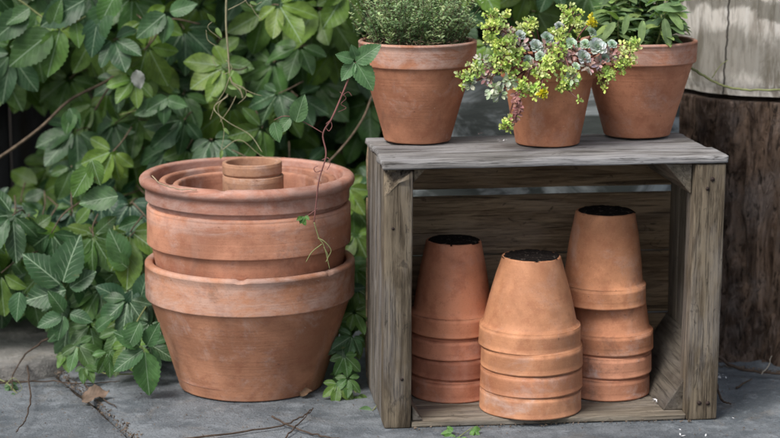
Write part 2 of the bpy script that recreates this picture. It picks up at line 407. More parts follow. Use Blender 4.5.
# ---- weathered trunk pieces on the right
def log_block(name, cx, cy, rx, ry, z0, z1, mat, mode, seed, p=4.0, nu=420, nv=150):
    V = []; F = []
    for j in range(nv + 1):
        z = z0 + (z1 - z0) * j / nv
        for i in range(nu):
            a = 2 * math.pi * i / nu; c, s = math.cos(a), math.sin(a)
            k = (abs(c) ** p + abs(s) ** p) ** (-1 / p)
            P = Vector((c * k * rx, s * k * ry, z)); nrm = Vector((c, s, 0)); arc = a * 3.0 * (rx)
            if mode == 'bark':
                q = Vector((arc * 9, 3.1, z * 2.4 + seed)); wv = mnoise.noise(Vector((arc * 6, 9, z * 6 + seed))) * .35
                r1 = abs(mnoise.noise(Vector((arc * 16 + wv * 3, seed, z * 2.8)))); r2 = abs(mnoise.noise(Vector((arc * 42 + wv * 5, seed + 4, z * 7))))
                r3 = mnoise.noise(Vector((arc * 90, seed + 8, z * 40)))
                d = (1 - r1 * 3.0) * .020 + (1 - r2 * 2.5) * .009 + r3 * .0025 + mnoise.noise(q) * .022
                d += .03 * max(0, (0.12 - z)) / .12
            else:
                d = mnoise.noise(Vector((arc * 5, seed, z * 3))) * .010 + mnoise.noise(Vector((arc * 40, seed, z * 3.5))) * .0015 + mnoise.noise(Vector((arc * 90, seed, z * 14))) * .001
                d -= .007 * math.exp(-((z - z0) / .015) ** 2)
            V.append(Vector((cx, cy, 0)) + P + nrm * d)
    if mode != 'bark':                                         # the long drying split
        for i, v in enumerate(V):
            xc = cxk(v.z)
            if v.y < cy and abs(v.x - xc) < .006: V[i] = v + Vector((0, .004 * (1 - abs(v.x - xc) / .006), 0))
    for j in range(nv):
        for i in range(nu):
            a = j * nu + i; b = j * nu + (i + 1) % nu; F.append((a, b, b + nu, a + nu))
    F.append(tuple(nv * nu + i for i in range(nu)))
    me_ = mesh_np(V, F); add_gr(me_, 'z', seed); return finish(name, me_, mat, None, (cx, cy, 0))
def cxk(z):
    return .548 + .003 * math.sin(z * 31) + .002 * math.sin(z * 90) + .03 * (z - .5)
def bark_mat():
    t = NT('old_bark'); o = t.n('ShaderNodeNewGeometry').outputs['Position']
    b = t.noise(t.scale(o, (1, 1, .16)), 26, 7, .68, 1.2); f = t.noise(t.scale(o, (1, 1, .25)), 120, 6, .7, .6); l = t.noise(o, 8, 6, .7, .5)
    c = t.mix(t.rng(b, .42, .58), (.075, .048, .034), (.23, .158, .115))
    c = t.mix(t.math('MULTIPLY', t.rng(l, .48, .7), .6), c, (.25, .215, .20))
    c = t.mix(t.math('MULTIPLY', t.rng(f, .52, .66), .6), c, (.26, .20, .17))
    c = t.mix(t.math('MULTIPLY', t.rng(f, .47, .36), .8), c, (.010, .007, .006))
    t.bsdf(c, .9, .15, t.bump(t.math('ADD', b, t.math('MULTIPLY', f, .7)), 1.0, .030)); return t.m
def pale_mat():
    t = NT('bleached_wood'); o = t.n('ShaderNodeNewGeometry').outputs['Position']
    v = t.scale(o, (1, 1, .10)); f = t.noise(v, 95, 7, .72, .5); b = t.noise(t.scale(o, (1, 1, .3)), 22, 5, .65, .8)
    c = t.mix(t.rng(b, .40, .58), (.28, .25, .21), (.60, .565, .51))
    c = t.mix(t.math('MULTIPLY', t.rng(f, .50, .62), .75), c, (.66, .635, .585))
    c = t.mix(t.math('MULTIPLY', t.rng(f, .46, .36), .55), c, (.22, .20, .18))
    # grime left by water in ragged bands
    gz = t.n('ShaderNodeSeparateXYZ', {0: o}).outputs[2]
    wob = t.noise(t.scale(o, (1, 1, .6)), 13, 5, .65, .6)
    zz = t.math('ADD', gz, t.math('MULTIPLY', t.math('SUBTRACT', wob, .5), .10))
    band = t.math('MAXIMUM', t.rng(t.math('ABSOLUTE', t.math('SUBTRACT', zz, .587)), .008, .02, 1, 0), t.rng(t.math('ABSOLUTE', t.math('SUBTRACT', zz, .500)), .022, .05, .85, 0))
    c = t.mix(t.math('MULTIPLY', band, .72), c, (.10, .092, .068))
    gx = t.n('ShaderNodeSeparateXYZ', {0: o}).outputs[0]
    xc = t.math('ADD', t.math('MULTIPLY', t.math('SUBTRACT', gz, .5), .03), t.math('ADD', .548, t.math('MULTIPLY', t.math('SUBTRACT', t.noise(t.scale(o, (0, 0, 1)), 30, 3, .6), .5), .010)))
    ck = t.rng(t.math('ABSOLUTE', t.math('SUBTRACT', gx, xc)), .0004, .0016, 1, 0); c = t.mix(t.math('MULTIPLY', ck, .85), c, (.03, .025, .02))
    t.bsdf(c, .88, .2, t.bump(t.math('SUBTRACT', t.math('ADD', f, t.math('MULTIPLY', b, .6)), t.math('MULTIPLY', ck, 1.5)), .8, .006)); return t.m
M_bark = bark_mat(); M_pale = pale_mat()
tag(log_block('bark_stump', .93, 3.53, .44, .30, -.02, .428, M_bark, 'bark', 3.0), 'dark rough-barked stump with vertical furrows behind the crate on the right', 'tree stump')
tag(log_block('bleached_log', .93, 3.53, .455, .315, .437, 1.25, M_pale, 'pale', 5.0), 'pale grey weathered log block with a long crack, lying above the dark bark', 'log')

# ================================================================== CRATE
CA = dict(FLB=(384, 429), FRB=(716, 419), FLT=(385, 163), FRT=(726.5, 156), BLT=(366, 136.5), BRT=(678, 131), BLB=(362, 0), BRB=(0, 0))
x0c, y0c, phi, HC, DC, WC = -.0082, 2.8274, .1235, .3961, .2614, .5
ex = Vector((math.cos(phi), math.sin(phi), 0)); ey = Vector((-math.sin(phi), math.cos(phi), 0)); ez = Vector((0, 0, 1)); oc = Vector((x0c, y0c, 0))
ideal = dict(FLB=oc, FRB=oc + ex * WC, BLB=oc + ey * DC, BRB=oc + ey * DC + ex * WC)
for k in list(ideal): ideal[k[:2] + 'T'] = ideal[k] + ez * HC
corner = {}
for k, p in ideal.items():
    if k in ('BLB', 'BRB'): corner[k] = p
    elif k in ('FLB', 'FRB'): corner[k] = onz(*CA[k])
    else:
        r = ray(*CA[k]).normalized(); c0 = Vector((0, 0, CAMZ)); corner[k] = c0 + r * (p - c0).dot(r)
def CW(p):
    """crate coordinates (metres along width, depth, height) to the slightly racked crate in the world"""
    u, v, w = p.x / WC, p.y / DC, p.z / HC; r = Vector()
    for k, c in corner.items():
        r = r + c * ((u if k[1] == 'R' else 1 - u) * (v if k[0] == 'B' else 1 - v) * (w if k[2] == 'T' else 1 - w))
    return r
W_top = wood('weathered_top_wood', (.12, .112, .105), (.28, .27, .262), .70, 1, 1, .85)
W_post = wood('post_wood', (.078, .060, .041), (.185, .150, .106), .20, 1, 1, .85)
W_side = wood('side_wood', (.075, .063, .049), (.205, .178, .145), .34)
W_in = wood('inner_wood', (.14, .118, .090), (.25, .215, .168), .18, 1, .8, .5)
W_block = wood('dark_block_wood', (.085, .072, .058), (.15, .13, .105), .10, 1, .6, .35)  # darker wood for the two bottom corner blocks
W_back = wood('back_wood', (.20, .138, .085), (.36, .262, .165), .10, 1, .8, .5)
crate = empty('wooden_crate', CW(Vector((.25, .13, 0))), 'weathered wooden crate standing on its side holding flowerpots', 'crate')
def cb(name, x0, x1, y0, y1, z0, z1, axis, mat, **kw):
    return finish(name, board_me(x0, x1, y0, y1, z0, z1, axis, CW, **kw), mat, crate)
TT = .010                                                     # top board thickness
cb('top_board', -.003, .503, -.004, .082, HC - TT, HC + .0012, 'x', W_top, ends=.004, bev=.003, rough=.0014)
cb('top_board', .001, .4985, .0862, .170, HC - TT + .001, HC - .0008, 'x', W_top, ends=.004, bev=.0025, rough=.001)
cb('top_board', -.001, .502, .173, DC, HC - TT - .001, HC - .002, 'x', W_top, ends=.004, bev=.0025, rough=.001)
# ends: vertical-grain boards, with a cleat on the front edge
zt = HC - TT - .0015
for (a, b) in ((.046, .128), (.131, .196), (.199, DC - .012)):
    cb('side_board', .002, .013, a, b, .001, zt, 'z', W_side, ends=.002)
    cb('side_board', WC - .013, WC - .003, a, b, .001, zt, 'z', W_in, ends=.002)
# the two front posts
pl = board_me(0, .0405, 0, .0435, 0, zt, 'z', None, rough=.0010, bev=.0028)
for v in pl.vertices:                                          # broken, slanting top of the left post
    if v.co.y < .017 and v.co.z > HC - .06:
        lim = zt - max(0, (.036 - v.co.x)) * 1.0 - .002
        if v.co.z > lim: v.co.z = lim
for v in pl.vertices: v.co = CW(v.co)
POST_L = finish('corner_post', pl, W_post, crate)
POST_R = cb('corner_post', WC - .0455, WC + .0005, -.001, .0435, 0, zt, 'z', W_post, rough=.001, bev=.0025)
# strip of end grain seen at the notch
cb('notch_block', .006, .036, .0190, .0436, zt - .036, zt + .0004, 'z', W_post)
# back slats and floor
for (z0, z1, m_) in ((.312, .384, W_back), (.207, .300, W_back), (.1045, .2045, W_back), (.011, .102, W_back)):
    cb('back_slat', .001, WC - .001, DC - .011, DC, z0, z1, 'x', m_, ends=.002)
for (a, b) in ((.002, .088), (.091, .170), (.173, DC - .0125)):
    cb('floor_board', .0415, WC - .0465, a, b, .0005, .0085, 'x', W_in, rough=.001, ends=.002)
# triangular corner blocks that run from front to back
def tri(xa, za, dx, dz, y0, y1, mat):
    bm = bmesh.new(); P = [(xa, za), (xa + dx, za), (xa, za + dz)]; n = 12; rows = []
    for i in range(n + 1):
        y = y0 + (y1 - y0) * i / n; rows.append([bm.verts.new((p[0], y, p[1])) for p in P])
    for i in range(n):
        for k in range(3): bm.faces.new((rows[i][k], rows[i][(k + 1) % 3], rows[i + 1][(k + 1) % 3], rows[i + 1][k]))
    bm.faces.new(rows[0]); bm.faces.new(rows[-1][::-1]); bmesh.ops.recalc_face_normals(bm, faces=bm.faces)
    bmesh.ops.bevel(bm, geom=list(bm.edges), offset=.0012, segments=1, affect='EDGES')
    me_ = bpy.data.meshes.new('tri'); bm.to_mesh(me_); bm.free(); SEED[0] += 1; add_gr(me_, 'y', SEED[0])
    for v in me_.vertices: v.co = CW(v.co)
    finish('corner_block', me_, mat, crate, smooth=False)
tri(.0425, zt - .0005, .017, -.020, .010, DC - .013, W_post)
tri(WC - .047, zt - .0005, -.040, -.046, .012, DC - .013, W_in)
tri(.0425, .0095, .016, .022, .006, DC - .013, W_block)
tri(WC - .0142, .0095, -.062, .095, .022, DC - .013, W_block)
M_nail = plain('rusty_nail', (.035, .022, .018), .7, .4, 300)
def nail(u, w, v=-.0025, r=.0032):
    c = CW(Vector((u, v, w))); c2 = CW(Vector((u, v + .004, w))); b = Bag(); b.tube([c, c.lerp(c2, .3), c2], r, r * 1.02, 12)
    b.build('nail', M_nail, POST_L if u < .25 else POST_R)
nail(WC - .020, zt - .022); nail(WC - .027, zt - .036, -.0022, .0026); nail(WC - .027, .026); nail(WC - .014, .025)
nail(.012, .30, -.0008, .0022); nail(.026, .075, -.0012, .0024)

# ================================================================== POTS
def lathe(prof, cen, seg=112, wob=.0006, flip=False, tilt=(0, 0), seed=0.0, chips=()):
    V = []; F = []; m = len(prof); mt = Matrix.Rotation(tilt[0], 3, 'X') @ Matrix.Rotation(tilt[1], 3, 'Y')
    for j, (r, z) in enumerate(prof):
        for i in range(seg):
            a = 2 * math.pi * i / seg; c, s = math.cos(a), math.sin(a)
            w = 1 + wob / max(r, .02) * (mnoise.noise(Vector((c * 1.3, s * 1.3, z * 9 + seed))) + .5 * mnoise.noise(Vector((c * 5, s * 5, z * 40 + seed))))
            p = Vector((c * r * w, s * r * w, z + wob * .6 * mnoise.noise(Vector((c * 2, s * 2, seed + 2)))))
            for (ca, cr, depth, zc) in chips:                  # small chips out of the lip
                da = (a - ca + math.pi) % (2 * math.pi) - math.pi; k = (da * r / cr) ** 2 + ((z - zc) / cr) ** 2
                if k < 1: p = p * (1 - depth * (1 - k) / max(p.length, .01) * 1.0) if False else Vector((p.x * (1 - depth * (1 - k) / r), p.y * (1 - depth * (1 - k) / r), p.z - depth * (1 - k)))
            if flip: p.z = -p.z
            V.append(mt @ p + Vector(cen))
    for j in range(m - 1):
        for i in range(seg):
            a = j * seg + i; b = j * seg + (i + 1) % seg
            F.append((a, b, b + seg, a + seg) if not flip else (a, a + seg, b + seg, b))
    return V, F
def arc(cx, cz, r, a0, a1, n=4):
    return [(cx + r * math.cos(R(a0 + (a1 - a0) * i / n)), cz + r * math.sin(R(a0 + (a1 - a0) * i / n))) for i in range(n + 1)]
def pot_prof(rb, rt, h, ch, step=.004, wall=.006, lip=.003, roll=0.0, flare=.0, hole=.009, under=.0015, shoulder=0.0, bulge=0.0):
    """outline of a clay pot, from the drain hole round the outside, over the lip and back down inside"""
    zc = h - ch; rc = rt - step - flare; P = [(hole, 0.0), (rb - .004, 0.0)] + arc(rb - .0022, .0022, .0022, -90, 0, 3)
    for i in range(1, 9): P.append((rb + (rc - rb) * i / 9 + bulge * math.sin(math.pi * i / 9), .003 + (zc - .003) * i / 9))
    P += [(rc, zc - .0015)]
    if shoulder: P += [(rc + step * .25, zc), (rc + step * .7, zc + shoulder * .35), (rc + step, zc + shoulder)]
    else: P += [(rc, zc - .0006), (rc + .0005, zc - .0002), (rc + .0012, zc - .0002), (rc + step - .0018, zc - .0004), (rc + step - .0009, zc - .0002), (rc + step - .0002, zc + .0006), (rc + step, zc + .0014)]
    ro = rt - flare
    he = ch - lip - .0035 - (2 * roll if roll else 0); P.append((ro, zc + .0026))
    for i in range(1, 5): P.append((ro + flare * i / 5 * (0 if roll else 1), zc + .0026 + he * i / 4))
    if roll:
        P += [(ro + .0004, h - 2 * roll - .0005), (ro + .0012, h - 2 * roll)] + arc(ro + .0, h - roll, roll, -75, 90, 9)
        ri = ro - wall * .6
        P += arc(ri, h - lip, lip, 90, 180, 3)
    else:
        P += [(rt - .0001, h - lip - .0008)] + arc(rt - lip, h - lip, lip, 0, 90, 5); ri = rt - max(wall * 1.3, 2 * lip + .001); P += arc(ri + lip, h - lip, lip, 90, 180, 4)
    P += [(ri, zc + ch * .4), (rc - wall, zc)]
    for i in range(1, 6): P.append((rc - wall + (rb - rc) * i / 6, zc + (wall * 1.2 - zc) * i / 6))
    P += [(rb - wall, wall * 1.2), (hole, wall * 1.2), (hole, 0.0)]
    return P
def pot(name, prof, cen, mat, label=None, group=None, parent=None, **kw):
    V, F = lathe(prof, cen, **kw); me_ = mesh_np(V, F)
    o = finish(name, me_, mat, parent, cen if parent is None else None)
    if label: tag(o, label, 'flowerpot', group)
    return o
def Cx(px, Y, z=.1):
    """X of a picture column at depth Y and height z"""
    c, s = math.cos(PITCH), math.sin(PITCH); dz = z - CAMZ
    return (px - 390) / FPX * (Y * c - dz * s)

# ---- big nest on the left
BX, BY = Cx(248, 3.085, .15), 3.085
Tb1 = terracotta('terracotta_large_old', (.43, .195, .112), .38, .40, 1.0, salt=(.145, .38))
Tb2 = terracotta('terracotta_large', (.48, .215, .130), .35, .22, 5.0, salt=(.25, .3))
Tb3 = terracotta('terracotta_large_rim', (.44, .195, .130), .40, .35, 8.0, salt=(.19, .34))
Tb4 = terracotta('terracotta_nested', (.44, .205, .130), .5, .4, 12.0)
Ts = terracotta('terracotta_small_mossy', (.36, .19, .115), .45, .5, 15.0)
GB = 'clay pots nested together left of the crate'
front = math.radians(-90)
pot('clay_pot', pot_prof(.1135, .1645, .203, .058, .0055, .011, .0055, flare=.001, under=.002), (BX + .004, BY, .001), Tb1,
    'wide chalky terracotta pot at the bottom of the left nest, standing on the paving', GB, seed=1.0, seg=160, wob=.0012, chips=((front - .02, .008, .004, .203), (front + .9, .006, .003, .2)))
pot('clay_pot', pot_prof(.118, .1588, .2745, .0605, .0065, .010, .005, under=.002), (BX + .003, BY, .018), Tb2,
    'smooth terracotta pot with a deep band, middle of the left nest', GB, seed=2.0, seg=160, wob=.0010)
pot('clay_pot', pot_prof(.116, .1590, .240, .0385, .006, .010, .004, roll=.0088, under=.002), (BX, BY, .0985), Tb3,
    'terracotta pot with a thick rolled lip, top of the left nest holding smaller pots', GB, seed=3.0, seg=160, wob=.0012, tilt=(0, R(.3)), chips=((front - .17, .009, .003, .24), (front - .8, .006, .002, .24)))
pot('clay_pot', pot_prof(.105, .1385, .150, .040, .004, .009, .004), (BX + .002, BY + .002, .179), Tb4,
    'terracotta pan whose rim forms the outer ring inside the rolled lip', GB, seed=4.0, wob=.001)
pot('clay_pot', pot_prof(.088, .1160, .112, .034, .004, .008, .004), (BX + .001, BY + .003, .211), Tb4,
    'terracotta pan forming the inner ring around the two small pots', GB, seed=6.0, wob=.001)
SPX = Cx(252.8, 3.08, .34)
pot('clay_pot', pot_prof(.026, .0476, .100, .030, .0035, .005, .0022), (SPX + .0005, 3.08, .2370), Ts,
    'small terracotta pot under another one in the middle of the left nest', GB, seed=7.0)
pot('clay_pot', pot_prof(.030, .0462, .075, .0178, .0022, .005, .0022), (SPX, 3.08, .2825), Ts,
    'small greenish terracotta pot poking up topmost from the middle of the left nest', GB, seed=8.0, tilt=(0, R(-.8)))

# ---- upturned stacks in the crate
M_soil = soil_mat('black_potting_soil', (.012, .009, .008), .18)
def soil_disc(parent, cx, cy, z, r, h=.0035, rag=.12, n=56, rings=12, mat=None, name='soil', amp=.0016, seed=0.0):
    V = [(cx, cy, z + h)]; F = []
    for j in range(1, rings + 1):
        f = j / rings
        for i in range(n):
            a = 2 * math.pi * i / n; c, s = math.cos(a), math.sin(a)
            rr = r * f * (1 + (rag * .5 * mnoise.noise(Vector((c * 3, s * 3, seed))) + rag * .5 * mnoise.noise(Vector((c * 9, s * 9, seed + 5)))) * (f ** 3))
            zz = z + h * (1 - f ** 8) + amp * (mnoise.noise(Vector((c * rr * 230, s * rr * 230, seed))) + .6 * rng.uniform(-1, 1)) * (1 if j < rings else .15) - (.001 if j == rings else 0)
            V.append((cx + c * rr, cy + s * rr, zz))
    for i in range(n): F.append((0, 1 + i, 1 + (i + 1) % n))
    for j in range(rings - 1):
        for i in range(n):
            a = 1 + j * n + i; b = 1 + j * n + (i + 1) % n; F.append((a, a + n, b + n, b))
    return finish(name, mesh_np(V, F), mat or M_soil, parent, smooth=False)
ORD = ['topmost', 'second from the top', 'third from the top', 'bottom']
def stack(cx_list, cy, zbots, rt, rb, h, ch, mats, where, soilr, group, tilts=None):
    for k in range(4):
        px, zb = cx_list[k], zbots[k]; X = Cx(px, cy, zb)
        rtk = rt * (1 + rng.uniform(-.006, .006))
        o = pot('clay_pot', pot_prof(rb, rtk, h, ch, .0055, .0052, .0022, under=-.001, shoulder=.0042, flare=.0010, bulge=.0016 if k == 0 else 0), (X + rng.uniform(-.0008, .0008), cy + rng.uniform(-.0015, .0015), zb + h), mats[k],
                f'{"upturned pot with soil on its base, " if k == 0 else "upturned terracotta pot, "}{ORD[k]} of {where}', group, flip=True, seed=k * 3 + px, tilt=(tilts[k] if tilts else (R(rng.uniform(-.5, .5)), R(rng.uniform(-.7, .7)) if k < 3 else 0)), wob=.0007)
        if k == 0: soil_disc(o, o.location.x, o.location.y, zb + h - .0004, soilr, h=.0026, amp=.0009, seed=px)
TO = [terracotta(f'terracotta_orange_{i}', c, e, gr_, 20.0 + i * 3, rough=.58, bmp=.35) for i, (c, e, gr_) in enumerate([
    ((.55, .250, .130), .15, .08), ((.55, .252, .132), .22, .12), ((.56, .245, .130), .30, .12), ((.56, .260, .140), .45, .12)])]
TR = [terracotta(f'terracotta_red_{i}', c, e, gr_, 40.0 + i * 3, rough=.58, bmp=.35) for i, (c, e, gr_) in enumerate([
    ((.50, .200, .110), .15, .08), ((.49, .195, .115), .30, .12), ((.47, .185, .112), .3, .12), ((.49, .195, .115), .35, .12)])]
TP = [terracotta(f'terracotta_pale_{i}', c, e, gr_, 60.0 + i * 3) for i, (c, e, gr_) in enumerate([
    ((.56, .250, .130), .28, .15), ((.55, .240, .130), .40, .40), ((.50, .225, .135), .95, .55), ((.52, .230, .135), .75, .45)])]
FZ = .0092
stack([530, 530.3, 529.7, 530.2], 2.918, [.1075, .0765, .0425, FZ], .0770, .0440, .1345, .0345, TO, 'the bright orange front stack', .0434, 'upturned pots in the front stack')
stack([452.5, 452, 453, 452.3], 3.002, [.1090, .0745, .0430, FZ], .0665, .0420, .1400, .0330, TR, 'the reddish left stack', .0414, 'upturned pots in the left stack')
stack([604, 609, 608, 606.5], 3.010, [.1515, .0785, .0435, FZ], .0665, .0455, .1410, .0330, TP, 'the tall chalky right stack', .0448, 'upturned pots in the right stack',
      tilts=[(0, R(.8)), (0, R(-.5)), (0, 0), (0, 0)])

# ================================================================== PLANTED POTS ON THE CRATE
TZ = HC + .0035
def ztop(px, Y):                                              # height of the crate top there
    return HC + .0005
M_soilpot = soil_mat('dry_compost', (.075, .052, .036), .5)
T_A = terracotta('terracotta_thyme', (.44, .190, .108), .38, .30, 80.0, salt=(.118, .45))
T_B = terracotta('terracotta_sedum', (.48, .200, .108), .25, .15, 84.0)
T_C = terracotta('terracotta_sage', (.46, .195, .112), .25, .15, 88.0, salt=(.116, .38))
def planter(name, px, Y, rb, rt, h, ch, mat, label, cat, seed):
    X = Cx(px, Y, .45); z = .3968
    e = empty(name, (X, Y, z), label, cat, 'planted pots standing on the crate')
    pot('pot', pot_prof(rb, rt, h, ch, .0045, .006, .003, flare=.0015, under=.002), (X, Y, z), mat, parent=e, seed=seed, wob=.0009, seg=128)
    return e, X, z
# thyme ------------------------------------------------------------
eA, XA, zA = planter('potted_thyme', 417.5, 3.045, .0510, .0900, .153, .036, T_A, 'terracotta pot of bushy fine-leaved thyme at the left end of the crate top', 'potted plant', 11.)
soil_disc(eA, XA, 3.045, zA + .137, .081, .008, .02, mat=M_soilpot, amp=.005, seed=3.)
M_thyme = leaf_mat('thyme_leaf', .6, .15, 2.0, (.2, .28, .14), .25)
M_moss = plain('dry_litter', (.17, .125, .08), .9, .5, 200)
lv = Leaves(leaf_template(.26, 0, 2, .5, .6, False)); st = Bag()
zs = zA + .140
for i in range(330):
    a = rng.uniform(0, 6.283); rr = .066 * math.sqrt(rng.random()); b = Vector((XA + rr * math.cos(a), 3.045 + rr * math.sin(a), zs))
    lean = rr / .07; out = Vector((math.cos(a), math.sin(a), 0))
    L = rng.uniform(.035, .115) * (1 - .2 * lean)
    tipd = out * (.05 + .22 * lean) + Vector((rng.gauss(0, .30), rng.gauss(0, .30), 1.0))
    tipd.normalize(); mid = b + tipd * L * .5 + Vector((rng.gauss(0, .004), rng.gauss(0, .004), .004)); end = b + tipd * L + out * L * .03
    sp_ = spline([b, mid, end], 6); st.tube(sp_, .0007, .0004, 4)
    hue = rng.choice([(.24, .35, .17), (.29, .40, .20), (.18, .27, .13), (.38, .48, .24)])
    for q, p in enumerate(sp_[2:]):
        for s_ in range(3):
            an = rng.uniform(0, 6.283); d = Vector((math.cos(an), math.sin(an), rng.uniform(.1, 1.0)))
            lv.add(p + Vector((rng.gauss(0, .001), rng.gauss(0, .001), rng.gauss(0, .003))), d, Vector((-d.x * .4, -d.y * .4 - .3, 1)), rng.uniform(.0040, .0078), jitter_col(hue), .2, .2, .1, 0)
lv.build('foliage', M_thyme, eA); st.build('stems', M_stem_brown, eA)
b_ = Bag()
for i in range(420):
    a = rng.uniform(0, 6.283); rr = rng.uniform(.045, .083); p = Vector((XA + rr * math.cos(a), 3.045 + rr * math.sin(a), zA + .149 + rng.uniform(-.004, .010)))
    d = Vector((rng.gauss(0, 1), rng.gauss(0, 1), rng.gauss(0, .3))).normalized() * rng.uniform(.004, .011); b_.tube([p, p + d * .5 + Vector((0, 0, .001)), p + d], .0005, .0003, 4)
b_.build('dry_bits', M_moss, eA)
# sage ------------------------------------------------------------
eC, XC, zC = planter('potted_sage', 637.5, 3.105, .0515, .0905, .148, .033, T_C, 'terracotta pot of broad-leaved sage at the right end of the crate top', 'potted plant', 17.)
soil_disc(eC, XC, 3.105, zC + .134, .081, .006, .02, mat=M_soilpot, amp=.004, seed=9.)
M_sage = leaf_mat('sage_leaf', .75, .2, 12.0, (.26, .33, .20), .2)
lv = Leaves(leaf_template(.155, .02, 8, .6, .62)); st = Bag()
for i in range(28):
    a = rng.uniform(0, 6.283); rr = .050 * math.sqrt(rng.random()); b = Vector((XC + rr * math.cos(a) - .003, 3.105 + rr * math.sin(a), zC + .138))
    out = Vector((math.cos(a), math.sin(a) - .15, 0)); lean = .05 + rr / .055 * .25; L = rng.uniform(.04, .10)
    end = b + (out * lean + Vector((0, 0, 1))).normalized() * L; mid = (b + end) / 2 + out * .005
    sp_ = spline([b, mid, end], 5); st.tube(sp_, .0016, .0011, 6)
    for q in range(1, len(sp_)):
        for s_ in range(2):
            an = q * 1.57 + s_ * 3.14 + rng.uniform(-.4, .4) + a; d = Vector((math.cos(an), math.sin(an), rng.uniform(-.25, .6)))
            if rng.random() < .25: d.z -= .6
            lv.add(sp_[q], d, Vector((-d.x * .3, -d.y * .3 - .25, 1)), rng.uniform(.028, .050), jitter_col(rng.choice([(.17, .26, .10), (.14, .22, .10), (.22, .32, .10), (.11, .18, .09)])), .45, .2, rng.uniform(.1, .7), .02)
for (px, py, tx, ty, Ls) in ((664, 18, 671, 52, .046), (643, 20, 640, 50, .038), (615, 22, 606, 34, .04), (655, 8, 690, 6, .05), (628, 14, 622, 40, .034), (668, 10, 683, 27, .04)):
    p = at(px, py, 3.03); q = at(tx, ty, 3.01); lv.add(p, q - p, Vector((0, -1, .6)), Ls, jitter_col((.19, .29, .12)), .5, .2, .35, .02)
lv.build('foliage', M_sage, eC); st.build('stems', M_stem_green, eC)
# sedum ------------------------------------------------------------
eB, XB, zB = planter('potted_sedum', 548, 3.015, .0485, .0735, .131, .030, T_B, 'terracotta pot with trailing yellow-green sedum and blue rosettes between thyme and sage', 'potted plant', 14.)
soil_disc(eB, XB, 3.015, zB + .117, .064, .006, .02, mat=M_soilpot, amp=.003, seed=19.)
M_sed = leaf_mat('sedum_leaf', .55, .15, .5, (.3, .4, .2), .3)
fl = Leaves(leaf_template(.30, 0, 2, .7, .5, False)); ro = Leaves(leaf_template(.36, 0, 3, .9, .35, False)); pk = Leaves(leaf_template(.27, 0, 2, .6, .5, False)); st = Bag(); yf = Leaves(leaf_template(.2, 0, 2, .6, .6, False))
topc = Vector((XB, 3.0, zB + .135))
YG = [(.58, .68, .18), (.50, .62, .17), (.68, .74, .28), (.40, .54, .16), (.60, .66, .32)]
def head(px, py, Y, r, cols, n=None, lf=fl):
    """a dense flower head of small pointed sepals"""
    c = at(px, py, Y); n = n or int(170 * (r / .014) ** 1.5)
    subs = [c + Vector((rng.gauss(0, 1), rng.gauss(0, .8), rng.gauss(0, .75))) * r * .55 for _ in range(max(7, int(19 * r / .014)))]
    for sc_ in subs:
        st.tube([sc_, sc_.lerp(c, .6) - Vector((0, -.004, .004)), c + Vector((0, .006, -.006))], .0007, .0009, 4)
        col = rng.choice(cols)
        for k in range(max(8, n // len(subs))):
            d = Vector((rng.gauss(0, 1), rng.gauss(0, 1) - .25, rng.gauss(0, 1) + .35)).normalized()
            lf.add(sc_ + d * rng.uniform(0, .0028), d, Vector((rng.gauss(0, 1), -1, .6)), rng.uniform(.0042, .0072), jitter_col(col, .2), .1, .5, -.2, 0)
    s0 = topc + Vector(((c.x - topc.x) * .45, (c.y - topc.y) * .4, rng.uniform(-.012, 0)))
    st.tube(spline([s0, (s0 + c) / 2 + Vector((0, -.01, .012)), c], 5), .0013, .0011, 5); return c
def rosette(px, py, Y, r, col, n=34):
    r *= .85; c = at(px, py, Y); ax = (Vector((rng.gauss(0, .35), -1, .75))).normalized(); s = ax.cross(Vector((0, 0, 1))).normalized(); t_ = s.cross(ax)
    for k in range(n):
        f = (k + .5) / n; an = k * 2.39996; out = s * math.cos(an) + t_ * math.sin(an)
        d = out * (f ** .6) + ax * (1.05 - f) ; L = r * (.42 + .62 * f)
        ro.add(c + out * r * .10 * f - ax * .003 * f, d, ax - out * .25, L, jitter_col(col, .14), .12, .5, -.35, 0)
    st.tube(spline([c, c - ax * .014 + Vector((0, 0, -.004)), topc.lerp(c, .5)], 4), .0014, .0016, 5)
for (px, py, Y, r) in ((492, 26, 2.93, .017), (504, 44, 2.92, .018), (497, 18, 2.95, .012), (466, 76, 2.93, .012), (527, 28, 2.96, .014), (532, 22, 2.97, .010), (568, 14, 2.98, .016), (575, 24, 2.98, .012),
                       (560, 36, 2.95, .012), (552, 62, 2.92, .015), (557, 50, 2.93, .011), (541, 71, 2.915, .013), (566, 84, 2.92, .016), (540, 91, 2.91, .014), (523, 88, 2.91, .013), (506, 126, 2.92, .010), (513, 120, 2.92, .007),
                       (626, 57, 2.96, .016), (618, 66, 2.955, .011), (604, 76, 2.95, .015), (512, 68, 2.915, .016), (478, 68, 2.925, .010), (490, 40, 2.93, .012), (516, 54, 2.92, .013), (500, 60, 2.92, .012), (632, 46, 2.97, .010), (570, 72, 2.92, .010)):
    head(px, py, Y, r, YG)
for (px, py, Y, r) in ((592, 22, 2.95, .006), (541, 93, 2.902, .005)):
    head(px, py, Y, r, [(.72, .62, .03), (.65, .58, .05)], 60)
BL = (.58, .70, .66)
for (px, py, Y, r) in ((536, 46, 2.945, .013), (520, 35, 2.95, .010), (583, 57, 2.94, .014), (597, 47, 2.945, .017), (547, 38, 2.95, .012), (571, 43, 2.95, .011), (559, 26, 2.97, .009), (592, 32, 2.955, .009),
                       (528, 60, 2.935, .010), (604, 58, 2.95, .010), (612, 44, 2.96, .009), (585, 44, 2.95, .010), (540, 56, 2.93, .010), (576, 66, 2.93, .008)):
    rosette(px, py, Y, r, rng.choice([BL, (.62, .72, .66), (.50, .60, .57), (.54, .58, .62)]))
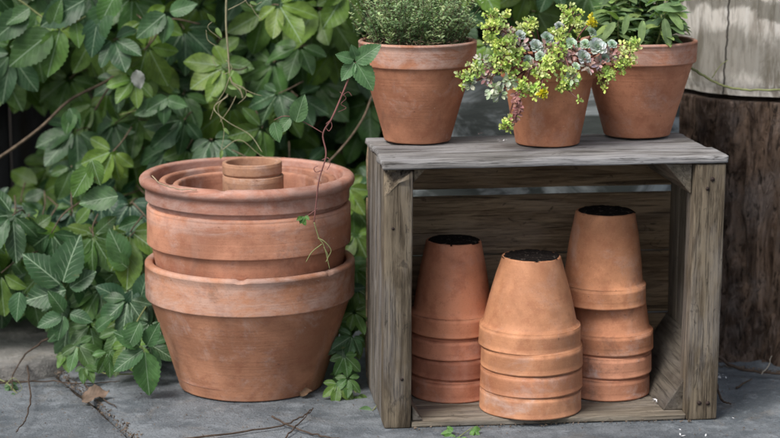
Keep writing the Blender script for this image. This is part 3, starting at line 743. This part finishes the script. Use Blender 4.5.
def tuft(px, py, Y, r, cols, n=26):
    c = at(px, py, Y)
    for k in range(n):
        d = Vector((rng.gauss(0, 1), rng.gauss(0, .7) - .4, rng.gauss(0, 1) - .15)).normalized(); p = c + d * r * rng.uniform(0, .8)
        pk.add(p, d, Vector((rng.gauss(0, .5), -1, .7)), rng.uniform(.006, .011), jitter_col(rng.choice(cols), .2), .1, .5, -.2, 0)
    st.tube(spline([c, c.lerp(topc, .4) + Vector((0, -.006, .006)), c.lerp(topc, .85)], 5), .0014, .0016, 5)
PK = [(.48, .26, .27), (.55, .36, .35), (.38, .30, .36), (.50, .46, .42)]; WG = [(.50, .56, .44), (.42, .50, .34), (.56, .58, .50)]
for (px, py, Y, r, c_) in ((493, 88, 2.92, .013, WG), (499, 93, 2.92, .009, WG), (482, 60, 2.93, .012, WG), (489, 66, 2.93, .010, PK), (562, 58, 2.94, .012, PK), (533, 66, 2.93, .010, PK), (506, 30, 2.95, .010, PK), (600, 62, 2.95, .010, PK),
                           (575, 52, 2.95, .012, PK), (520, 46, 2.94, .010, PK), (548, 48, 2.94, .012, PK), (487, 78, 2.93, .008, PK), (470, 84, 2.93, .006, WG), (510, 80, 2.92, .010, WG), (612, 54, 2.96, .010, PK), (588, 66, 2.94, .009, PK), (571, 78, 2.92, .009, WG)):
    tuft(px, py, Y, r, c_)
hang = spline([at(522, 84, 2.93), at(515, 97, 2.915), at(519, 108, 2.912), at(515, 117, 2.912), at(506, 126, 2.915)], 8); st.tube(hang, .0012, .001, 5)
for p in hang[4:]:
    for s_ in range(3):
        d = Vector((rng.gauss(0, 1), rng.gauss(0, .6) - .2, rng.gauss(0, .6) - .2)); pk.add(p, d, Vector((0, -1, .7)), rng.uniform(.006, .010), jitter_col((.40, .20, .19), .2), .1, .5, -.2, 0)
fl.build('flower_heads', M_sed, eB); ro.build('rosettes', M_sed, eB); pk.build('trailing_leaves', M_sed, eB); st.build('stems', M_stem_red, eB)

# ================================================================== STAND-IN BOARD BEHIND THE CRATE
def grey_mat():
    t = NT('mottled_grey_stand_in'); o = t.n('ShaderNodeNewGeometry').outputs['Position']
    n = t.noise(t.scale(o, (1, 1, 1.6)), 6.5, 5, .6, 1.2); f = t.noise(t.scale(o, (.2, 1, 1)), 90, 5, .65)
    c = t.mix(t.rng(n, .44, .62), (.075, .088, .085), (.40, .45, .47)); c = t.mix(t.math('MULTIPLY', t.rng(f, .5, .75), .3), c, (.08, .08, .075))
    t.bsdf(c, .8, .25, t.bump(f, .5, .003)); return t.m
M_grey = grey_mat()
p0 = at(640, 100, 3.26)
tag(finish('grey_stand_in', board_me(.02, .47, 3.235, 3.255, .0, .470, 'x', None, ends=.003), M_grey, None, (.25, 3.24, 0)), 'pale blue-grey board standing in for an unidentified thing behind the crate, seen through its slats', 'board')  # board added as a stand-in for an unidentified pale thing

# ================================================================== CREEPER
vine = empty('climbing_creeper', (-.25, 3.6, 0), 'dense green five-leaved creeper covering the dark wall behind the pots', 'climbing plant')
lv = Leaves(leaf_template(.255, .03, 9, .85, .85)); st = Bag()
def inside(px, py):
    if 80 < py < 205 and px < 84 - max(0, py - 112) * .75: return False   # the bare dark corner of the wall
    if px > 600: return False
    lim = 284 if px < 66 else (322 if px < 160 else 338)
    return py < lim
def sow(n, y0, y1, smin, smax, cols, vs, box=(-190, 640, -120, 345)):
    made = 0; tries = 0; pts_ = []
    while made < n and tries < n * 60:
        tries += 1; px = rng.uniform(box[0], box[1]); py = rng.uniform(box[2], box[3]); Y = rng.uniform(y0, y1)
        if not inside(px, py): continue
        c = at(px, py, Y)
        if c.z < .05: continue
        size = rng.uniform(smin, smax)
        if any((c - q).length < size * .72 for q in pts_[-400:]): continue
        if c.x > .41 and c.z < 1.2 and Y < 3.9: continue
        if abs(c.x - .25) < .26 and c.z < .5 and Y < 3.40: continue
        pts_.append(c); made += 1
        n_ = Vector((rng.gauss(0, .34), -1, .5 + rng.gauss(0, .32))); dn = Vector((rng.gauss(0, .6), 0, -1))
        palmate(lv, st, c, n_, dn, size, cols, vs, petiole=Y < 3.6)
sow(430, 3.62, 3.76, .065, .095, GREENS[:4], .55)
sow(230, 3.47, 3.62, .060, .090, GREENS, .75)
sow(115, 3.36, 3.48, .050, .076, GREENS, .85, (-190, 600, -120, 300))
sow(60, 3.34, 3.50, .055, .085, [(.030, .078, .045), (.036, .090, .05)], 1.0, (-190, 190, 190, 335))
sow(85, 3.20, 3.42, .065, .092, GREENS[:4], .95, (-190, 150, 215, 335))
for (px, py, Y, sz) in ((62, 290, 3.22, .05), (100, 290, 3.2, .065), (128, 300, 3.14, .06), (30, 272, 3.27, .05), (90, 325, 3.14, .05), (120, 330, 3.1, .05), (150, 300, 3.2, .06), (135, 250, 3.25, .065), (150, 322, 3.12, .05), (78, 345, 3.1, .042), (108, 352, 3.06, .040),
                        (128, 345, 3.06, .045), (150, 345, 3.08, .05), (344, 290, 3.2, .05), (356, 270, 3.25, .05), (352, 310, 3.18, .045), (354, 312, 3.08, .040), (343, 300, 3.12, .045), (357, 290, 3.12, .045), (342, 340, 3.05, .036), (338, 322, 3.08, .036), (352, 336, 3.05, .036), (344, 356, 3.03, .034), (338, 384, 2.995, .034), (348, 378, 3.0, .030), (100, 262, 3.26, .06), (352, 205, 3.4, .06), (356, 235, 3.35, .055)):
    palmate(lv, st, at(px, py, Y), Vector((rng.gauss(0, .2), -1, .7)), Vector((rng.gauss(0, .4), 0, -1)), sz, GREENS[:4], .9, petiole=False)
lv.build('foliage', M_leaf, vine)
for i in range(26):                                            # woody stems inside the growth
    X = rng.uniform(-1.0, .35)
    if -.80 < X < -.44: continue
    p = Vector((X, 3.68, 0.0)); ctrl = [p]
    for k in range(6): p = p + Vector((rng.gauss(.02, .07), rng.gauss(0, .03), .22)); p.y = min(3.78, max(3.52, p.y)); ctrl.append(p)
    st.tube(spline(ctrl, 6), .004, .0015, 6)
for ctrl, r in (([(-30, 172, 3.4), (0, 157, 3.40), (40, 128, 3.40), (70, 100, 3.41), (105, 82, 3.43), (135, 62, 3.47)], .0028), ([(95, 110, 3.44), (112, 84, 3.43), (150, 44, 3.42), (168, 20, 3.44), (200, 24, 3.46)], .0018),
                ([(60, 225, 3.5), (100, 205, 3.46), (140, 190, 3.5)], .0018), ([(300, 190, 3.3), (340, 150, 3.33), (362, 120, 3.38), (372, 96, 3.42)], .0020), ([(232, 150, 3.36), (262, 163, 3.31), (300, 170, 3.27), (345, 178, 3.24)], .0011)):
    st.tube(spline([at(*c) for c in ctrl], 8), r, r * .8, 7)
st.build('stems', M_stem_brown, vine)

def sprig(name, label, spec, stems, tints, origin, mat_st=M_stem_green, vs=.8, extra=None, wd=.27, cat='creeper shoot'):
    e = empty(name, origin, label, cat); L_ = Leaves(leaf_template(wd, .055, 10)); S_ = Bag()
    for ctrl, r in stems: S_.tube(spline([at(*c) for c in ctrl], 8), r, r * .7, 6)
    for (px, py, Y, size, dx, up, cnt) in spec:
        palmate(L_, S_, at(px, py, Y), Vector((rng.gauss(0, .15), -1, up)), Vector((dx, 0, -1)), size, tints, vs, petiole=False, count=cnt)
    if extra: extra(L_, S_)
    L_.build('foliage', M_leaf, e); S_.build('stems', mat_st, e); return e
def single(L_, px, py, Y, tx, ty, L, tint, vs=.8, up=.5, wsc=1.0, droop=.3):
    p = at(px, py, Y); q = at(tx, ty, Y - .01); L_.add(p, q - p, Vector((rng.gauss(0, .12), -1, up)), L, tint, vs, .28, droop, .02, wsc)
# branch of big leaves hanging into the dark corner
def big(L_, S_):
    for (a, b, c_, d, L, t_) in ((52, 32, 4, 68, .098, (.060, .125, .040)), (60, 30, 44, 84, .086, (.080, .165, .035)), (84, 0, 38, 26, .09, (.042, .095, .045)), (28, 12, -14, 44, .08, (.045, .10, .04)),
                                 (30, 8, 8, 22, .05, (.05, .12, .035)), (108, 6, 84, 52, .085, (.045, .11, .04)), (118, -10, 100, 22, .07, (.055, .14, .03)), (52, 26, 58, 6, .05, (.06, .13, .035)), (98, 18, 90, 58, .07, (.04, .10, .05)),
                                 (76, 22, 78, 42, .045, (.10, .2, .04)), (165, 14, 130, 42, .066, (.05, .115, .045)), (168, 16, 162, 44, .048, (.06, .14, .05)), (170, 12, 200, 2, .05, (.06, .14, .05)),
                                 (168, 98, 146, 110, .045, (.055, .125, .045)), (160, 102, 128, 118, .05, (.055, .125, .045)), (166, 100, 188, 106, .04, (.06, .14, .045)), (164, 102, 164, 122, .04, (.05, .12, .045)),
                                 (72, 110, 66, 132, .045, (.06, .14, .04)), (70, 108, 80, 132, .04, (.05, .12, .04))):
        single(L_, a, b, 3.36, c_, d, L, t_, .75, .35, 1.1)
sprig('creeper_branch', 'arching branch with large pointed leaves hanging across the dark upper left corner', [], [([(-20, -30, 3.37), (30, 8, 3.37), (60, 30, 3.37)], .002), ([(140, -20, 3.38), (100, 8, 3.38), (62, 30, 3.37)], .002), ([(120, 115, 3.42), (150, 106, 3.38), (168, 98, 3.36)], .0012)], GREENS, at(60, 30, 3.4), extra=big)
# big veined leaves low on the left
def veined(L_, S_):
    for (a, b, c_, d, L, t_, v_) in ((63, 282, 82, 218, .098, (.045, .105, .045), 1.3), (60, 284, 20, 250, .090, (.045, .105, .045), 1.3), (66, 290, 6, 304, .085, (.045, .105, .045), 1.3), (70, 288, 108, 262, .06, (.045, .105, .045), 1.1),
                                     (90, 168, 72, 196, .065, (.075, .16, .03), .8), (92, 160, 100, 186, .05, (.085, .17, .035), .8), (125, 262, 96, 200, .07, (.06, .14, .05), .9), (118, 196, 80, 202, .075, (.07, .15, .055), .9),
                                     (128, 268, 104, 250, .05, (.06, .14, .04), .7), (140, 300, 150, 262, .06, (.04, .10, .05), .9), (124, 300, 90, 282, .06, (.035, .09, .045), .9), (132, 290, 132, 312, .055, (.03, .08, .045), .9)):
        single(L_, a, b, 3.17, c_, d, L * .88, t_, v_ * 1.0, .5, 1.2)
sprig('creeper_shoot', 'low creeper shoot with large dark leaves and whitish veins left of the big pots', [(40, 225, 3.3, .055, -.3, .5, 5), (18, 215, 3.32, .05, .2, .5, 5), (110, 235, 3.3, .05, .3, .5, 5)],
      [([(66, 320, 3.24), (64, 288, 3.18), (50, 240, 3.3)], .0018), ([(128, 330, 3.25), (126, 270, 3.18), (112, 220, 3.32)], .0016)], GREENS, at(65, 320, 3.3), extra=veined)
# shoots creeping over the stones
def low1(L_, S_):
    for (a, b, c_, d, L, t_, v_) in ((145, 352, 149, 397, .072, (.07, .16, .05), .6), (143, 350, 118, 366, .058, (.05, .12, .045), .7), (140, 346, 112, 330, .048, (.055, .13, .045), .7), (147, 346, 158, 322, .045, (.045, .11, .04), .6), (140, 322, 128, 345, .05, (.05, .12, .04), .7),
                                     (62, 316, 30, 328, .045, (.05, .12, .05), .8), (64, 316, 58, 338, .042, (.055, .125, .05), .8), (64, 312, 50, 292, .045, (.05, .12, .045), .8), (70, 314, 96, 322, .04, (.045, .11, .045), .7), (20, 292, 16, 316, .05, (.05, .12, .05), .8),
                                     (96, 330, 112, 316, .04, (.05, .12, .04), .7)):
        single(L_, a, b, 2.99 if a > 105 and b > 320 else 3.12, c_, d, L, t_, v_, .75, 1.1)
sprig('ground_creeper', 'creeper shoot with a broad bright leaf drooping onto the paving beside the bottom pot', [(66, 354, 3.1, .030, .2, .9, 5), (100, 345, 3.14, .040, -.2, .8, 5), (122, 352, 3.1, .04, 0, .8, 5), (84, 366, 3.07, .028, .5, .9, 4), (130, 318, 3.16, .045, -.3, .8, 5)],
      [([(140, 374, 3.10), (100, 372, 3.10), (78, 348, 3.1), (66, 354, 3.1)], .0013), ([(150, 300, 3.16), (134, 330, 3.06), (144, 352, 2.99)], .0014)], GREENS, onz(110, 372), extra=low1)
sprig('ground_creeper', 'small tangled creeper tip with pale curled tendrils at the lower left edge', [(10, 385, 3.06, .018, .2, .9, 5), (16, 396, 3.03, .016, -.4, .9, 4)],
      [([(-20, 372, 3.1), (5, 382, 3.07), (18, 394, 3.04), (26, 396, 3.03)], .001), ([(5, 385, 3.05), (14, 378, 3.05), (22, 388, 3.05), (16, 392, 3.05), (10, 388, 3.05)], .0006)], [(.06, .13, .05)], onz(10, 395), extra=None)
# sprig between pots and crate
sprig('creeper_shoot', 'leafy creeper shoot squeezed between the big pots and the crate', [(350, 300, 3.13, .035, 0, .6, 3), (347, 318, 3.11, .030, -.2, .5, 5), (356, 338, 3.10, .032, .2, .6, 5), (341, 352, 3.09, .030, -.2, .6, 5), (345, 374, 3.05, .036, -.1, .8, 5), (338, 388, 3.03, .026, -.3, .9, 5), (357, 395, 3.0, .022, .3, .8, 3), (342, 290, 3.2, .05, 0, .5, 5), (350, 262, 3.3, .05, 0, .5, 5), (346, 236, 3.35, .05, 0, .5, 5)],
      [([(358, 398, 3.02), (350, 376, 3.06), (349, 340, 3.1), (350, 300, 3.13), (345, 250, 3.3)], .0014)], GREENS[:3], onz(352, 395))
sprig('seedling', 'single small leaf cluster at the foot of the left crate post', [(373, 411, 2.93, .026, -1.1, 1.0, 3)], [([(378, 404, 2.95), (374, 409, 2.935), (372, 411, 2.93)], .001)], [(.07, .15, .05)], onz(374, 414), cat='seedling')
sprig('seedling', 'bright green seedling on the paving in front of the left stack', [(472, 428, 2.81, .016, .6, 1.0, 3), (453, 433, 2.80, .022, -.9, 1.2, 4), (461, 437, 2.79, .014, .1, 1.2, 3)],
      [([(455, 440, 2.79), (463, 434, 2.80), (473, 427, 2.81)], .0009)], [(.10, .22, .045)], onz(460, 436), cat='seedling')
# tendril hanging in front of the pots
def tend(L_, S_):
    for (a, b, c_, d, L, t_) in ((356, 62, 376, 94, .050, (.10, .21, .085)), (356, 62, 381, 44, .046, (.085, .18, .075)), (354, 62, 336, 88, .034, (.095, .2, .085)), (354, 60, 335, 54, .030, (.09, .19, .08)), (356, 58, 352, 46, .024, (.09, .18, .08)),
                                 (296, 122, 306, 86, .044, (.085, .17, .07)), (290, 118, 272, 140, .03, (.085, .17, .07)), (274, 122, 280, 146, .032, (.08, .17, .065)), (303, 216, 296, 236, .013, (.08, .20, .04)), (302, 218, 312, 238, .013, (.09, .2, .04)), (302, 217, 294, 222, .011, (.09, .2, .04)), (305, 216, 312, 222, .010, (.09, .2, .04))):
        single(L_, a, b, 2.90, c_, d, L, t_, .6, .3, 1.15, .25)
    for ctrl in (((323, 133), (300, 120), (285, 116), (274, 120)), ((352, 66), (356, 62)), ((318, 208), (310, 214), (303, 218)), ((326, 124), (330, 121), (332, 126), (329, 131), (326, 128)), ((322, 160), (328, 158), (330, 164), (327, 170)),
                 ((340, 92), (346, 98), (341, 104), (346, 108), (338, 112)), ((323, 170), (316, 172), (314, 168), (318, 166)), ((342, 96), (348, 92), (352, 96))):
        S_.tube(spline([at(x_, y_, 2.90) for x_, y_ in ctrl], 8), .0007, .0005, 5)
e_t = sprig('hanging_tendril', 'thin purple-red creeper tendril hanging in front of the big pots beside the crate', [], [([(352, 70, 2.90), (342, 95, 2.895), (332, 118, 2.89), (323, 134, 2.89), (326, 155, 2.885), (319, 180, 2.885), (316, 205, 2.885), (314, 222, 2.885)], .0014)], GREENS, at(352, 70, 2.9), M_stem_red, extra=tend, cat='tendril')
tb = Bag()
for ctrl in (((314, 222), (319, 238), (324, 246), (330, 270)), ((318, 238), (325, 242), (331, 250), (328, 258)), ((322, 244), (312, 252), (306, 262)), ((324, 247), (328, 256), (326, 262))):
    tb.tube(spline([at(x_, y_, 2.885) for x_, y_ in ctrl], 8), .0009, .0005, 5)
tb.build('curling_tip', M_stem_green, e_t)
# pale hanging runner, upper middle
def runner(L_, S_):
    for ctrl in (((226, 60), (232, 68), (224, 74), (216, 66), (212, 58)), ((230, 76), (224, 92), (216, 104), (210, 120)), ((233, 84), (244, 88), (246, 96), (238, 104)), ((232, 82), (250, 92), (262, 96)), ((236, 96), (230, 108), (220, 122)), ((228, 94), (218, 108), (224, 130), (220, 155)),
                 ((228, 10), (246, 0), (252, -12)), ((240, -10), (250, 6), (262, 2)), ((250, 4), (256, 14), (262, 20)), ((214, 20), (208, 28), (222, 40)), ((222, 150), (240, 140), (262, 156), (282, 158)), ((216, 46), (208, 40), (206, 30))):
        S_.tube(spline([at(x_, y_, 3.2) for x_, y_ in ctrl], 8), .0007, .0004, 5)
    for (a, b, c_, d, L) in ((228, 86, 240, 90, .018), (215, 22, 206, 12, .02), (216, 28, 222, 38, .02), (218, 100, 210, 96, .014), (246, 94, 258, 98, .014), (233, 70, 228, 80, .014), (224, 128, 232, 138, .014), (222, 66, 212, 70, .014), (250, 2, 262, 6, .014), (222, 150, 220, 162, .016)):
        single(L_, a, b, 3.2, c_, d, L, (.13, .22, .05), .2, .3, .7)
sprig('hanging_runner', 'pale leafless runner with tangled tendrils hanging over the leaves at upper middle', [], [([(227, -20, 3.2), (226, 20, 3.2), (228, 50, 3.2), (231, 80, 3.2), (240, 90, 3.2), (243, 98, 3.2)], .0018), ([(228, 96, 3.2), (214, 108, 3.19), (228, 122, 3.18), (250, 135, 3.18), (262, 152, 3.16)], .0008)], GREENS, at(227, 20, 3.2), plain('pale_stem', (.30, .28, .17), .6, .2, 60), extra=runner, cat='runner')
# green runner lying across the stump
rb_ = Bag(); rb_.tube(spline([at(684, 62, 3.17), at(704, 76, 3.18), at(724, 86, 3.17), at(750, 90, 3.17), at(790, 89, 3.17)], 8, .0008), .0022, .0016, 6)
rb_.tube(spline([at(712, 78, 3.17), at(720, 66, 3.17), at(728, 60, 3.17)], 6), .0008, .0006, 5)
o = rb_.build('green_runner', M_stem_green, None, at(730, 88, 3.17)); tag(o, 'thin green runner lying along the joint between the pale log and the dark bark', 'runner')

# ================================================================== LITTER
def twig(ctrl, r, label, name='twig', mat=M_twig, jit=.0012, z=None):
    b = Bag(); pts_ = [onz(x_, y_, zz) for x_, y_, zz in ctrl]; b.tube(spline(pts_, 7, jit), r * .82, r * .42, 6)
    return tag(b.build(name, mat, None, pts_[0]), label, 'twig', 'twigs lying on the paving')
twig([(120, 445, .003), (200, 437, .004), (270, 428, .004), (300, 418, .010), (313, 408, .012)], .0022, 'long straight twig ending at the bottom pot foreground')
twig([(272, 416, .012), (300, 430, .004), (330, 437, .003), (360, 441, .003)], .0020, 'twig crossing the long one in front of the big pots')
twig([(285, 438, .003), (298, 424, .008), (312, 410, .016)], .0017, 'short twig leaning up across the crossed twigs')
twig([(48, 338, .06), (28, 352, .035), (14, 372, .012), (12, 390, .004)], .0022, 'dark arching twig at far left standing over the pale stone')
twig([(28, 366, .012), (30, 400, .010), (25, 420, .006), (16, 432, .004)], .0019, 'thick dark twig lying along the paving joint at the left')
twig([(-20, 384, .006), (40, 381, .005), (84, 383, .004), (120, 381, .004)], .0019, 'thin twig along the back edge of the front slab')
twig([(84, 384, .004), (98, 396, .004), (116, 407, .003)], .0018, 'short twig running under the dry leaf')
twig([(718, 356, .03), (732, 366, .015), (760, 372, .010), (795, 374, .010)], .0040, 'root-like stick lying against the foot of the stump')
twig([(716, 384, .012), (722, 400, .006), (731, 404, .004)], .0030, 'dark stub beside the right crate post')
twig([(736, 388, .003), (744, 383, .005), (752, 379, .004)], .0022, 'pale-tipped bit of stick on the paving right of the crate')
twig([(762, 374, .012), (768, 366, .02), (772, 356, .03)], .0012, 'fine pale rootlet sticking up near the stump', mat=plain('pale_root', (.35, .31, .25), .8))
b = Bag(); pp = [at(152, 176, 2.99), at(160, 183, 2.955), at(176, 188.5, 2.94), at(197, 190, 2.93)]; b.tube(spline(pp, 6, .0006), .0011, .0007, 5)
tag(b.build('straw', plain('straw', (.34, .26, .17), .8), None, pp[0]), 'dry straw lying along the left side of the rolled pot lip', 'straw')
# dry leaf
M_dry = leaf_mat('dead_leaf', .7, .15, 7.0, (.20, .13, .09), .2)
L_ = Leaves(leaf_template(.30, .08, 6)); L_.add(onz(82, 400, .004), onz(118, 389, .012) - onz(82, 400, .004), Vector((.1, -.5, 1)), .046, (.20, .145, .11), .5, .45, -.1, .10)
tag(L_.build('dry_leaf', M_dry, None, onz(98, 396)), 'curled tan dead leaf on the paving left of the bottom pot', 'dead leaf')
L_ = Leaves(leaf_template(.40, .05, 5)); L_.add(onz(300, 396, .004), Vector((.7, .6, .1)), Vector((0, -.4, 1)), .022, (.22, .14, .09), .4, .6, -.4, .08)
tag(L_.build('dry_leaf', M_dry, None, onz(305, 396)), 'small brown leaf scrap beside the bottom pot', 'dead leaf')
L_ = Leaves(leaf_template(.34, .05, 5)); L_.add(at(136, 70, 3.33), Vector((.2, 0, -1)), Vector((.1, -1, .2)), .034, (.34, .36, .34), .2, .3, .2, .05)
tag(L_.build('withered_leaf', M_dry, None, at(136, 62, 3.33)), 'pale grey withered leaf caught in the creeper at upper left', 'dead leaf')
# fallen white petals
M_petal = plain('petal', (.72, .72, .74), .7, .1, 60)
def petals(c, n, spread, label, r=.004, name='fallen_petals', mat=M_petal, up=.5):
    b = Bag(); c = Vector(c)
    for i in range(n):
        p = c + Vector((rng.gauss(0, spread), rng.gauss(0, spread), rng.uniform(.0005, .003))); a = rng.uniform(0, 6.28); u = Vector((math.cos(a), math.sin(a), rng.uniform(-.2, up))).normalized(); w = u.cross(Vector((rng.gauss(0, .3), rng.gauss(0, .3), 1))).normalized()
        q = r * rng.uniform(.6, 1.3); lift = Vector((0, 0, q * .3))
        b.add([p - u * q * .8, p - w * q * .35 + lift * .2, p + u * q + lift, p + w * q * .45 + lift * .2, p + lift * .1], [(0, 1, 4), (1, 2, 4), (2, 3, 4), (3, 0, 4)])
    return tag(b.build(name, mat, None, c), label, 'petals')
tz = CW(Vector((.13, .12, HC)))
petals(onz(500, 141.5, .397), 9, .0035, 'tuft of white fallen petals on the crate top beside the sedum pot', .0036)
petals(onz(482, 135, .397), 3, .003, 'two pinkish petal scraps on the crate top behind the white tuft', .004, mat=plain('pink_petal', (.55, .42, .38), .7, .1, 60))
petals(onz(720, 378, .002), 14, .007, 'pile of bluish white petals just right of the crate post', .0036)
petals(onz(734, 420, .002), 2, .003, 'single curved white petal on the paving in front right', .003)
petals(onz(690, 436, .002), 6, .016, 'scattered white slivers at the bottom right of the paving', .004)
petals(onz(606, 395, .0095), 4, .006, 'pale petal bits on the crate floor before the right stack', .003)
petals(onz(654, 404, .0095), 5, .007, 'whitish bits on the crate floor near the right post', .004)
# crumbs too many to count
b = Bag()
def crumb(p, q):
    V = [p + Vector((rng.uniform(-1, 1), rng.uniform(-1, 1), rng.uniform(0, 1.1))) * q for _ in range(4)]; b.add(V, [(0, 1, 2), (0, 2, 3), (0, 3, 1), (1, 3, 2)])
for i in range(900):
    px, py = rng.uniform(0, 800), rng.uniform(378, 442)
    if 160 < px < 340 and py < 400: continue
    p = onz(px, py, .0); 
    if CW(Vector((0, 0, 0))).x < p.x < CW(Vector((WC, 0, 0))).x and p.y > 2.84: continue
    crumb(p, rng.uniform(.0006, .0022))
for i in range(900):                                          # the joint and the foot of the crate and of the stump
    f = rng.random(); k = rng.random()
    if k < .6:
        p = Vector(A1 + (0,)).lerp(Vector(A2 + (0,)), f * 1.8) if f < .55 else Vector(A2 + (0,)).lerp(Vector(A3 + (0,)), (f - .55) * 2)
        p.z = -.002
    elif k < .78: p = onz(410 + 280 * f, 428.5 - 8 * f)
    else: p = onz(718 + 70 * f, 366 + 8 * f)
    crumb(p + Vector((rng.gauss(0, .006), rng.gauss(0, .006), 0)), rng.uniform(.001, .004))
tag(b.build('debris', plain('crumbs', (.13, .10, .075), .9, .6, 400), smooth=False), 'crumbs of soil and bark scattered over the paving', 'debris', kind='stuff')
